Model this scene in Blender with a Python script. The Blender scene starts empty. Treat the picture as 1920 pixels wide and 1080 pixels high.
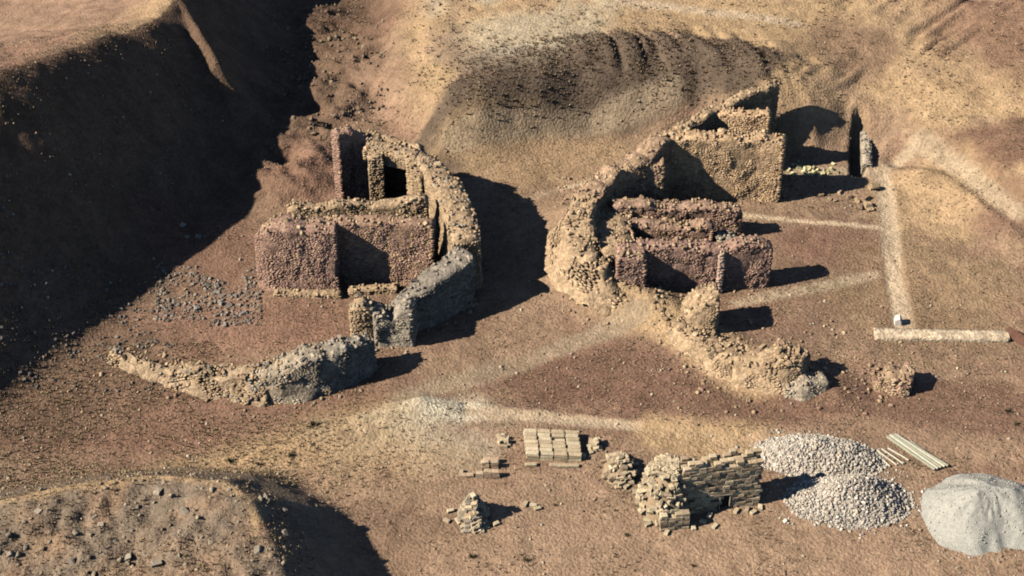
import bpy, math, random
import numpy as np
from mathutils import Vector, Matrix

random.seed(7)
rng = np.random.default_rng(7)
R = math.radians
scene = bpy.context.scene
col = scene.collection

# ------------------------------------------------------------------ camera
HFOV, PITCH, DIST = R(32), R(38), 167.0
FPX = 960 / math.tan(HFOV / 2)
CAM = Vector((0, -DIST * math.cos(PITCH), DIST * math.sin(PITCH)))
cd = bpy.data.cameras.new('camera'); cam = bpy.data.objects.new('camera', cd)
col.objects.link(cam); cam.location = CAM; cam.rotation_euler = (R(90) - PITCH, 0, 0)
cd.angle = HFOV; cd.clip_start = 1; cd.clip_end = 5000
scene.camera = cam

# ------------------------------------------------------------------ light
SUN_EL, SUN_AZ = R(36), R(16)          # light travels towards +x, turned SUN_AZ towards +y
world = bpy.data.worlds.new('World'); scene.world = world; world.use_nodes = True
wn = world.node_tree; wn.nodes.clear()
sky = wn.nodes.new('ShaderNodeTexSky'); sky.sky_type = 'NISHITA'; sky.sun_disc = False
sky.sun_elevation = SUN_EL; sky.sun_rotation = R(270) - SUN_AZ
sky.altitude = 2500; sky.air_density = 1.0; sky.dust_density = .2
bg = wn.nodes.new('ShaderNodeBackground'); bg.inputs[1].default_value = 0.05
wo = wn.nodes.new('ShaderNodeOutputWorld')
wn.links.new(sky.outputs[0], bg.inputs[0]); wn.links.new(bg.outputs[0], wo.inputs[0])
sd_ = bpy.data.lights.new('sun', 'SUN'); sd_.energy = 5.0; sd_.angle = R(0.55); sd_.color = (1.0, 0.90, 0.76)
sun = bpy.data.objects.new('sun', sd_); col.objects.link(sun)
LD = Vector((math.cos(SUN_AZ) * math.cos(SUN_EL), math.sin(SUN_AZ) * math.cos(SUN_EL), -math.sin(SUN_EL)))
sun.rotation_euler = LD.to_track_quat('-Z', 'Y').to_euler(); sun.location = (-60, -20, 60)
scene.view_settings.view_transform = 'Standard'; scene.view_settings.look = 'None'
scene.view_settings.exposure = 0.5; scene.cycles.diffuse_bounces = 0; scene.cycles.filter_width = 1.9; scene.view_settings.gamma = 1.0

# ------------------------------------------------------------------ helpers: layout
CP, SP = math.cos(PITCH), math.sin(PITCH)
def G(px, py, z=0.0):
    """world x, y of the point at height z that the photograph shows at pixel px, py (1920 wide)"""
    u = (px - 960) / FPX; v = (540 - py) / FPX
    d = Vector((u, CP + v * SP, -SP + v * CP))
    t = (z - CAM.z) / d.z
    return (CAM.x + d.x * t, CAM.y + d.y * t)
def GL(pts, z=0.0): return np.array([G(p[0], p[1], p[2] if len(p) > 2 else z) for p in pts])

# ------------------------------------------------------------------ helpers: noise
def _h(ix, iy, iz):
    n = (ix * 374761393 + iy * 668265263 + iz * 2147483647 + 1013904223) & 0xffffffff
    n = ((n ^ (n >> 13)) * 1274126177) & 0xffffffff
    n = n ^ (n >> 16)
    return (n & 0xffff) / 65535.0
def vnoise(x, y, z=0.0):
    x = np.asarray(x, float); y = np.asarray(y, float); z = np.zeros_like(x) + z
    ix, iy, iz = np.floor(x).astype(np.int64), np.floor(y).astype(np.int64), np.floor(z).astype(np.int64)
    fx, fy, fz = x - ix, y - iy, z - iz
    fx = fx*fx*(3-2*fx); fy = fy*fy*(3-2*fy); fz = fz*fz*(3-2*fz)
    def L(a, b, t): return a + (b - a) * t
    c = lambda a, b, d: _h(ix + a, iy + b, iz + d)
    return L(L(L(c(0,0,0), c(1,0,0), fx), L(c(0,1,0), c(1,1,0), fx), fy),
             L(L(c(0,0,1), c(1,0,1), fx), L(c(0,1,1), c(1,1,1), fx), fy), fz) * 2 - 1
def fbm(x, y, z=0.0, o=4, g=.5):
    s = 0; a = 1; t = 0
    x = np.asarray(x, float); y = np.asarray(y, float); z = np.asarray(z, float)
    for i in range(o):
        s = s + a * vnoise(x * 2**i + 17.3*i, y * 2**i - 9.1*i, z * 2**i + 3.7*i); t += a; a *= g
    return s / t
def sstep(a, b, x):
    t = np.clip((x - a) / (b - a), 0, 1); return t*t*(3-2*t)
def polydist(x, y, P, H=None):
    """distance, signed side (+ left of direction) and interpolated value along a polyline"""
    best = np.full(x.shape, 1e9); side = np.zeros(x.shape); val = np.zeros(x.shape)
    for i in range(len(P) - 1):
        a, b = P[i], P[i+1]; dx, dy = b - a; L2 = dx*dx + dy*dy + 1e-9
        t = np.clip(((x - a[0])*dx + (y - a[1])*dy) / L2, 0, 1)
        qx, qy = a[0] + t*dx - x, a[1] + t*dy - y
        d = np.hypot(qx, qy); m = d < best
        best = np.where(m, d, best)
        side = np.where(m, np.sign(dx*(y - a[1]) - dy*(x - a[0])), side)
        if H is not None: val = np.where(m, H[i] + t*(H[i+1] - H[i]), val)
    return best, side, val
def smax(a, b, k):
    h = np.clip(.5 + .5*(a - b)/k, 0, 1); return b + (a - b)*h + k*h*(1 - h)

# ------------------------------------------------------------------ terrain
RIM = GL([(820,-300),(745,-60),(722,60),(716,150),(745,225),(835,288),(960,256),(1100,238),(1300,232),(1420,272),(1530,284),(1590,258),(1665,262),(1720,300),(1800,370),(1920,455),(2200,600),(2600,700)])
CREST = [(-900,285,19.5),(-350,248,19.8),(-150,180,18.6),(0,135,17.2),(150,90,14.8),(280,42,11.8),(335,0,10.3),(400,-70,9),(520,-220,8),(700,-500,8)]
CRP = GL(CREST); CRH = [c[2] for c in CREST]
SPUR = [(335,0,10.6),(370,52,9.9),(405,110,8.4),(432,160,6.0)]
SPP = GL(SPUR); SPH = [c[2] for c in SPUR]
MND = [(-500,1060,4),(-200,985,4),(0,938,4.3),(150,908,4.6),(300,892,4.8),(420,902,5.6),(470,935,6.2),(505,1010,6.4),(540,1100,6.5),(600,1300,6.5)]
MNP = GL(MND); MNH = [c[2] for c in MND]
BANK = GL([(330,872),(520,830),(700,786),(790,768),(870,766)])
BANKH = [0.2,.7,1.0,1.3,.2]
TRENCH = GL([(1611,232,1.2),(1611,302,1.2)])
TERR = GL([(1690,300),(1780,330),(1850,385),(1930,450),(2050,540)])
TALUS = GL([(1075,420),(1085,500),(1140,560),(1205,580)])
TAL2 = GL([(1270,600),(1330,650),(1420,700),(1500,730),(1560,740)])
OUTC = GL([(600,60),(655,100),(650,170),(610,225),(560,290),(530,330)])

RIDGE = GL([(900,215,3),(980,150,5),(1080,105,6.5),(1200,85,7),(1330,88,7),(1430,110,6.5)])
SCRB = GL([(850,270,1.5),(930,215,2.5),(1040,165,4),(1160,140,4.5),(1290,135,4.5),(1390,140,4)])
WORN = [(GL([(1655,330),(1668,420),(1675,500),(1692,608)]), .9, .14), (GL([(760,745),(850,715),(960,680),(1080,640),(1190,603)]), 1.2, .10), (GL([(880,770),(1030,783),(1160,797),(1260,812),(1400,830)]), .7, .10), (GL([(1390,404),(1500,413),(1650,425)]), .35, .06)]
def T(x, y):
    x = np.asarray(x, float); y = np.asarray(y, float)
    wob = fbm(x*.12, y*.12, 3.1, 3)
    z = fbm(x*.045, y*.045, .5, 3)*.5 + fbm(x*.35, y*.35, 1.5, 3)*.10
    # plateau and slopes behind
    d, s, _ = polydist(x, y, RIM); sd = d*s + wob*1.6
    wid = 10 - 5*sstep(16, 22, x) + 10*sstep(31, 42, x)
    z = z + 5.2*sstep(-1, 1, sd/wid)*sstep(-.3, .25, sd/wid) + .07*np.clip(sd - 9, 0, 40)
    d, s, _ = polydist(x, y, RIDGE); z = z + 2.6*np.exp(-(d/4.5)**2)*(1 + .3*wob)
    gull = np.abs(fbm(x*.42 + y*.12, y*.06, 8.2, 3))
    z = z - .75*sstep(1, 4, sd)*(1 - sstep(8, 12, sd))*(1 - sstep(.0, .42, gull))*sstep(4, 14, x)*(1-sstep(26,34,x))
    # rills on the right-hand slope: run from upper right to lower left
    rr = np.abs(fbm((x*.8 - y*.75)*.55 + wob*.4, (x*.75 + y*.8)*.07, 4.4, 3))
    z = z - .6*(1 - sstep(0, .30, rr))*sstep(-.1, .4, fbm(x*.13, y*.13, 21, 3))*sstep(26, 34, x)*sstep(0, 5, sd) + .5*fbm(x*.16, y*.16, 23, 2)*sstep(26, 34, x)*sstep(0, 5, sd)
    # rocky outcrop below the shaded hill
    d, s, _ = polydist(x, y, OUTC)
    rid = 1 - np.abs(fbm(x*.22, y*.30, 6.6, 4))*2
    z = z + (1 - sstep(1.5, 8, d))*(.5 + 1.5*rid)
    # big hill on the left
    d, s, h = polydist(x, y, CRP, CRH)
    sl = np.where(s < 0, 1.15, .33)
    hz = h - sl*(np.sqrt(d*d + 2.2) - 1.48) + .9*fbm(x*.16, y*.16, 14, 3)*(1 - sstep(2, 6, d)*.6) + fbm(x*.10, y*.10, 9.0, 4)*.5*sstep(0, 6, d) + np.abs(fbm(x*.3, y*.3, 2.0, 3))*.4
    z = smax(z, hz, 1.6)
    d, s, h = polydist(x, y, SPP, SPH)
    z = smax(z, h - 1.1*d + fbm(x*.4, y*.4, 5, 3)*.4, .6)
    # hollow at the lower left and bank of the platform
    c = np.array(G(230, 800)); z = z - 1.8*np.exp(-(((x - c[0])/17)**2 + ((y - c[1])/7)**2))
    d, s, h = polydist(x, y, BANK, BANKH)
    z = z + h*np.exp(-(d/1.6)**2)
    # near mound
    d, s, h = polydist(x, y, MNP, MNH)
    sl = np.where(s > 0, .80, .10 + .004*d)
    mz = h - sl*d + (fbm(x*.30, y*.30, 7.7, 4)*.9 + (1 - np.abs(fbm(x*.55, y*.55, 1.7, 4))*2)*.40 + fbm(x*1.6, y*1.6, 5.1, 3)*.22)*sstep(0, 3, d*(s < 0) + 1.0) 
    z = smax(z, mz, .7)
    # talus below the right ruin
    d, s, _ = polydist(x, y, TALUS); z = z + 2.3*np.clip(1 - d/4.6, 0, 1)**1.3
    d, s, _ = polydist(x, y, TAL2); z = z + .9*np.clip(1 - d/3.6, 0, 1)
    # terrace path cut in the right slope
    d, s, _ = polydist(x, y, TERR); z = z - .9*(1 - sstep(.6, 2.2, d))
    # narrow trench
    d, s, _ = polydist(x, y, TRENCH); z = z - 1.7*(1 - sstep(.55, .85, d))
    # paths worn into the ground
    for pp, ww, dd in WORN:
        d, s, _ = polydist(x, y, pp); z = z - dd*(1 - sstep(ww*.6, ww*1.3, d + wob*.3))
    # fine relief
    z = z + fbm(x*1.3, y*1.3, 2.2, 3)*.07 + .12*fbm(x*.6, y*.6, 3.3, 3)*sstep(20, 40, np.hypot(x, y - 5))
    return z
def T1(x, y): return float(T(np.array([x]), np.array([y]))[0])

def axis(lo, hi, st, far):
    a = list(np.arange(lo, hi + 1e-6, st)); s = st
    b = []; v = lo
    while v > -far: s *= 1.25; v -= s; b.append(v)
    e = []; v = a[-1]; s = st
    while v < far: s *= 1.25; v += s; e.append(v)
    return np.array(b[::-1] + a + e)
XS = axis(-60, 62, .28, 1500); YS = axis(-46, 72, .30, 1500)
GX, GY = np.meshgrid(XS, YS)
GXf, GYf = GX.ravel(), GY.ravel()
GZf = T(GXf, GYf)

# colours of the soil by zone; the hill's shaded flank is also painted darker
def C(*c): return np.array(c, float)
OCHRE = C(.46,.30,.145); PALE = C(.58,.50,.34); BROWN = C(.225,.135,.082); REDDISH = C(.215,.115,.072)
SCRUB = C(.20,.14,.094); PATH = C(.42,.31,.19); GREY = C(.30,.235,.165); TAN = C(.30,.19,.112)
n1 = fbm(GXf*.09, GYf*.09, 11, 4); n2 = fbm(GXf*.35, GYf*.35, 12, 4); n3 = fbm(GXf*1.1, GYf*1.1, 13, 3); n4 = rng.normal(0, 1, len(GXf))
colr = np.tile(TAN, (len(GXf), 1))
def mixc(mask, c):
    global colr
    m = np.clip(mask, 0, 1)[:, None]; colr = colr*(1 - m) + np.asarray(c)*m
def blobxy(X, Y, a, b, px, py, rx, ry, soft=.5, nz=.35):
    c = G(px, py); q = np.hypot((X - c[0])/rx, (Y - c[1])/ry) + a*nz + b*nz*.6
    return 1 - sstep(1 - soft, 1 + soft, q)
def blob(px, py, rx, ry, soft=.35, nz=.5): return blobxy(GXf, GYf, n2, n1, px, py, rx, ry, soft, nz)
def line(pts, w, soft=.4, nz=.3):
    d, s, _ = polydist(GXf, GYf, GL(pts)); return 1 - sstep(w*(1 - soft), w*(1 + soft), d + n2*nz*w + n3*.25*w)
mixc(sstep(-.05, .35, n1)*.8, BROWN); mixc(sstep(.05, .5, n2)*.5, REDDISH)
dR, sR, _ = polydist(GXf, GYf, RIM); sdR = dR*sR + n1*2
mixc(sstep(-1, 4, sdR), OCHRE*.92); mixc(sstep(-1, 4, sdR)*sstep(.1, .5, n2)*.6, TAN)
mixc(sstep(.5, 2.5, sdR + n2)*(1 - sstep(7, 9.5, sdR + n2*2))*sstep(-9, -4, GXf + n2*3)*(1 - sstep(22, 27, GXf)), SCRUB)
dS = polydist(GXf, GYf, SCRB)[0]; mixc(1 - sstep(3.6, 4.8, dS + n2*2.0), SCRUB*.62)
mixc(blob(1010,-30,15,12,.5,.6), PALE); mixc(blob(1000,150,7,5,.5,.6)*.6, PALE*.8)
mixc(blob(1780,-10,18,10)*.95, REDDISH*1.15); mixc(blob(1880,130,10,11)*.8, REDDISH*1.15); mixc(blob(1600,165,5,5)*.8, BROWN)
mixc(blob(1650,60,5,3)*.5, REDDISH); mixc(blob(1860,330,6,4)*.9, REDDISH*.85); mixc(blob(1890,420,6,3)*.6, REDDISH*.85)
mixc(blob(640,60,8,6)*.85, REDDISH*1.0); mixc(blob(620,190,6,12)*.8, BROWN*1.1)
dH, sH, hH = polydist(GXf, GYf, CRP, CRH)
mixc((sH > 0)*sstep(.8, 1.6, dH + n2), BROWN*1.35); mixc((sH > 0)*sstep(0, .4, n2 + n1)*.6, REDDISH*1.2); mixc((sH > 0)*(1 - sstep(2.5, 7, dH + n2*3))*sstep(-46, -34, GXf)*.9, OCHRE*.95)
mixc((sH < 0)*(1 - sstep(14, 22, dH))*.9, BROWN*.62)  # shade put into the soil colour on the flank turned from the sun
# inside and around the ruins
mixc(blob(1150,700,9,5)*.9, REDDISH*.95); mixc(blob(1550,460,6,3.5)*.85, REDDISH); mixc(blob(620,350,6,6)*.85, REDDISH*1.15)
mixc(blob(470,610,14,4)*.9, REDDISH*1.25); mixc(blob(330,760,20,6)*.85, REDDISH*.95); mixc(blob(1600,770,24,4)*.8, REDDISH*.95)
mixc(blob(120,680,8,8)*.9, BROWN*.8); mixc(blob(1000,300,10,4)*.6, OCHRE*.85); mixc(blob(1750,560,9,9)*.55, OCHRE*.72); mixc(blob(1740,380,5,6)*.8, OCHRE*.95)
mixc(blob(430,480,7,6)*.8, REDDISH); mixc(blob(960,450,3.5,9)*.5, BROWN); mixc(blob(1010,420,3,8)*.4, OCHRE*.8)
mixc(line([(1085,500),(1150,570),(1210,600)],2.6)*.75, OCHRE*.9); mixc(line([(1270,610),(1330,660),(1420,705)],2.8), OCHRE*1.1)
mixc(line([(740,786),(800,770),(880,770)],1.7,.6,.7), PALE*1.05); mixc(line([(330,885),(520,838),(720,795)],2.8,.8)*.9, OCHRE*.88)
mixc(blob(800,825,6,3,.8,1.0)*.6, PALE*.8); mixc(blob(720,850,6,3,.6,.8)*.6, OCHRE*.9)
mixc(blob(1080,985,20,6,.6)*.6, TAN*1.1); mixc(blob(700,1040,9,4)*.6, BROWN)
# paths
for pts, w, c, k in [
    ([(880,770),(1030,783),(1160,797),(1260,812),(1400,830)],.65,PATH*1.2,.95), ([(1240,812),(1320,822),(1440,834)],2.2,OCHRE*1.05,.9),
    ([(760,745),(850,715),(960,680),(1080,640),(1190,603)],1.15,PATH*.82,.75), ([(985,375),(1060,350),(1120,332)],.36,PATH*1.25,1),
    ([(1030,370),(1025,470),(1015,560),(960,640)],2.6,TAN*1.05,.7),
    ([(1390,404),(1500,413),(1650,425)],.32,PATH*1.3,1), ([(1655,330),(1668,420),(1675,500),(1692,608)],.85,PATH*1.25,1),
    ([(1640,515),(1540,540),(1440,556),(1380,570)],.7,PATH,.8), ([(1480,318),(1560,320),(1640,322),(1720,290),(1800,345),(1900,430)],.85,PATH*1.0,.8),
    ([(850,290),(1000,262),(1120,245),(1260,228)],1.1,PATH*.85,.7), ([(1640,650),(1780,655),(1900,660)],1.2,TAN*.85,.7),
    ([(1150,85),(1300,100),(1400,112),(1480,125)],.8,PATH*1.15,.9), ([(1780,78),(1960,84)],.35,PATH*1.05,.9),
    ([(1430,830),(1600,805),(1900,850)],1.6,TAN*1.2,.6), ([(900,1075),(1400,1050),(1920,1050)],5,TAN*1.15,.8)]:
    mixc(line(pts, w)*k, c)
dM, sM, hM = polydist(GXf, GYf, MNP, MNH)
mm = (1 - sstep(4, 8, dM*(sM > 0)))*(GYf < -24)*(GXf < -9)
mixc(mm*sstep(-.5, .2, n2)*.8, GREY*.6); mixc(mm*sstep(.0, .5, n1 + n3*.4)*(GXf < -22)*.6, OCHRE*.62); mixc((1 - sstep(.3, 1.2, dM + n2*.6))*(GXf < -19)*.8, OCHRE*.9)
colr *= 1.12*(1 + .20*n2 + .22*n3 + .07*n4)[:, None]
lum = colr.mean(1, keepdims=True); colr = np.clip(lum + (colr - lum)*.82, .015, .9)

def new_mesh(name, V, F, colors=None, smooth=False):
    me = bpy.data.meshes.new(name)
    V = np.asarray(V, np.float32); F = np.asarray(F, np.int32)
    me.vertices.add(len(V)); me.vertices.foreach_set('co', V.ravel())
    k = F.shape[1]
    me.loops.add(F.size); me.loops.foreach_set('vertex_index', F.ravel())
    me.polygons.add(len(F)); me.polygons.foreach_set('loop_start', np.arange(0, F.size, k, dtype=np.int32))
    if smooth: me.polygons.foreach_set('use_smooth', np.ones(len(F), bool))
    me.update(calc_edges=True)
    if colors is not None:
        a = me.color_attributes.new('Col', 'FLOAT_COLOR', 'POINT')
        c = np.ones((len(V), 4), np.float32); c[:, :3] = colors; a.data.foreach_set('color', c.ravel())
    return me

# ------------------------------------------------------------------ materials
def nt(name):
    m = bpy.data.materials.new(name); m.use_nodes = True; t = m.node_tree
    b = t.nodes['Principled BSDF']; b.inputs['Roughness'].default_value = .95; b.inputs['Specular IOR Level'].default_value = .12
    return m, t, b
def N(t, kind, **kw):
    n = t.nodes.new(kind)
    for k, v in kw.items(): setattr(n, k, v)
    return n
def earth_material(name, source='attr', scale=1.0, contrast=.35, bump=.35, bdist=.12, cells=0.0):
    """colour from the vertex colours (or the object colour), broken up by noise at several scales"""
    m, t, b = nt(name); L = t.links.new
    if source == 'attr':
        src = N(t, 'ShaderNodeAttribute', attribute_name='Col').outputs['Color']
    else:
        src = N(t, 'ShaderNodeObjectInfo').outputs['Color']
    geo = N(t, 'ShaderNodeNewGeometry').outputs['Position']
    out = src
    for sc, amt in ((.9*scale, contrast*.55), (3.2*scale, contrast), (9*scale, contrast*.8)):
        nz = N(t, 'ShaderNodeTexNoise'); nz.inputs['Scale'].default_value = sc; nz.inputs['Detail'].default_value = 4; L(geo, nz.inputs['Vector'])
        mp = N(t, 'ShaderNodeMapRange'); mp.inputs[1].default_value = .3; mp.inputs[2].default_value = .7
        mp.inputs[3].default_value = 1 - amt; mp.inputs[4].default_value = 1 + amt; L(nz.outputs[0], mp.inputs[0])
        mx = N(t, 'ShaderNodeVectorMath', operation='SCALE'); L(out, mx.inputs[0]); L(mp.outputs[0], mx.inputs['Scale']); out = mx.outputs[0]
    if cells:
        vo = N(t, 'ShaderNodeTexVoronoi'); vo.inputs['Scale'].default_value = cells; L(geo, vo.inputs['Vector'])
        sp = N(t, 'ShaderNodeSeparateColor'); L(vo.outputs['Color'], sp.inputs[0])
        mp = N(t, 'ShaderNodeMapRange'); mp.inputs[3].default_value = .72; mp.inputs[4].default_value = 1.25; L(sp.outputs[0], mp.inputs[0])
        mx = N(t, 'ShaderNodeVectorMath', operation='SCALE'); L(out, mx.inputs[0]); L(mp.outputs[0], mx.inputs['Scale']); out = mx.outputs[0]
    L(out, b.inputs['Base Color'])
    nb = N(t, 'ShaderNodeTexNoise'); nb.inputs['Scale'].default_value = 4.0*scale; nb.inputs['Detail'].default_value = 6; L(geo, nb.inputs['Vector'])
    bp = N(t, 'ShaderNodeBump'); bp.inputs['Strength'].default_value = bump; bp.inputs['Distance'].default_value = bdist
    L(nb.outputs[0], bp.inputs['Height']); L(bp.outputs[0], b.inputs['Normal'])
    return m
M_GROUND = earth_material('dry_soil', contrast=.20, bump=.8, bdist=.25)
M_WALL = earth_material('rubble_core', contrast=.25, bump=.8, bdist=.2, cells=2.6)
M_STONE = earth_material('masonry_stone', contrast=.16, bump=.25, bdist=.04, scale=2)
M_STONE_O = earth_material('single_stone', source='object', contrast=.22, bump=.5, bdist=.06, scale=2)
M_GRASS = earth_material('dry_grass', contrast=.1, bump=0)
M_SAND = earth_material('sand_heap', contrast=.12, bump=.9, bdist=.15, scale=3.5)
M_WOOD = earth_material('weathered_timber', source='object', contrast=.2, bump=.3, bdist=.02, scale=4)
M_DARK, _t, _b = nt('door_dark_timber'); _b.inputs['Base Color'].default_value = (.05, .045, .04, 1)

# ------------------------------------------------------------------ object helpers
def link(name, me, mat=None, parent=None):
    o = bpy.data.objects.new(name, me); col.objects.link(o)
    if mat and me is not None and not me.materials: me.materials.append(mat)
    if parent: o.parent = parent
    return o
def tag(o, label=None, cat=None, group=None, kind=None):
    if label: o['label'] = label
    if cat: o['category'] = cat
    if group: o['group'] = group
    if kind: o['kind'] = kind
    return o
def empty(name, loc=(0,0,0), label=None, cat=None, group=None):
    o = bpy.data.objects.new(name, None); col.objects.link(o); o.location = loc; o.empty_display_size = .3
    return tag(o, label, cat, group)

nx, ny = len(XS), len(YS)
idx = np.arange(nx*ny).reshape(ny, nx)
Fg = np.stack([idx[:-1,:-1], idx[:-1,1:], idx[1:,1:], idx[1:,:-1]], -1).reshape(-1, 4)
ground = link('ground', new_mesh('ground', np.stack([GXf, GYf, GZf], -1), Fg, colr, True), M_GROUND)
ground['kind'] = 'structure'

# ------------------------------------------------------------------ stones
CUBE_V = np.array([(-1,-1,-1),(1,-1,-1),(1,1,-1),(-1,1,-1),(-1,-1,1),(1,-1,1),(1,1,1),(-1,1,1)], float)*.5
CUBE_F = np.array([(0,3,2,1),(4,5,6,7),(0,1,5,4),(1,2,6,5),(2,3,7,6),(3,0,4,7)])
def boxes_mesh(name, cen, size, ax, az, colors, jit=.055):
    """many small rough blocks joined: centres, sizes, x axis and z axis of each, colour of each"""
    n = len(cen); cen = np.asarray(cen); size = np.asarray(size)
    ay = np.cross(az, ax)
    v = np.tile(CUBE_V, (n, 1, 1)) + rng.uniform(-jit, jit, (n, 8, 3))
    v = v*size[:, None, :]
    P = cen[:, None, :] + v[:,:,0:1]*ax[:,None,:] + v[:,:,1:2]*ay[:,None,:] + v[:,:,2:3]*az[:,None,:]
    F = (CUBE_F[None] + (np.arange(n)*8)[:, None, None]).reshape(-1, 4)
    return new_mesh(name, P.reshape(-1, 3), F, np.repeat(np.asarray(colors), 8, 0))
def unit(v): return v/(np.linalg.norm(v, axis=-1, keepdims=True) + 1e-9)
def rand_frames(n, flat=.6):
    az = unit(np.stack([rng.normal(0, flat, n), rng.normal(0, flat, n), np.ones(n)], -1))
    a = rng.uniform(0, 6.283, n); h = np.stack([np.cos(a), np.sin(a), np.zeros(n)], -1)
    ax = unit(h - az*np.sum(h*az, -1, keepdims=True)); return ax, az

# rough single stones: chamfered, dented blocks
def rock_mesh(seed, flat=.7):
    r = np.random.default_rng(seed)
    import bmesh
    bm = bmesh.new(); bmesh.ops.create_cube(bm, size=1.0)
    bmesh.ops.bevel(bm, geom=list(bm.edges), offset=.13, segments=1, affect='EDGES')
    for v in bm.verts:
        k = 1 + r.uniform(-.24, .16); v.co *= k; v.co.z *= flat; v.co += Vector(r.uniform(-.06, .06, 3))
    me = bpy.data.meshes.new('stone'); bm.to_mesh(me); bm.free(); me.materials.append(M_STONE_O); return me
ROCKS = [rock_mesh(100 + i, .55 + .08*(i % 5)) for i in range(10)]
def stone(name, loc, s, parent=None, c=(.4,.3,.2), tilt=.5, asp=None):
    o = bpy.data.objects.new(name, random.choice(ROCKS)); col.objects.link(o)
    o.location = loc; a = asp or (random.uniform(.8, 1.4), random.uniform(.7, 1.1), random.uniform(.7, 1.1))
    o.scale = (s*a[0], s*a[1], s*a[2]); o.rotation_euler = (random.gauss(0, tilt), random.gauss(0, tilt), random.uniform(0, 6.28))
    k = random.uniform(.75, 1.2); o.color = (c[0]*k, c[1]*k, c[2]*k, 1)
    if parent: o.parent = parent
    return o

# --- joined small rocks
_rk = ROCKS[3]; RV = np.array([v.co[:] for v in _rk.vertices]); 
_rk.calc_loop_triangles(); RF = np.array([t.vertices[:] for t in _rk.loop_triangles])
def rocks_mesh(name, cen, size, colors, flat=.5):
    n = len(cen); ax, az = rand_frames(n, flat); ay = np.cross(az, ax)
    v = RV[None]*np.asarray(size)[:, None, None]*rng.uniform(.7, 1.3, (n, 1, 3)) + rng.uniform(-.05, .05, (n, len(RV), 3))*np.asarray(size)[:, None, None]
    P = np.asarray(cen)[:, None, :] + v[:,:,0:1]*ax[:,None,:] + v[:,:,1:2]*ay[:,None,:] + v[:,:,2:3]*az[:,None,:]
    F = (RF[None] + (np.arange(n)*len(RV))[:, None, None]).reshape(-1, 3)
    return new_mesh(name, P.reshape(-1, 3), F, np.repeat(np.clip(colors, .02, .85), len(RV), 0))

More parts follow.
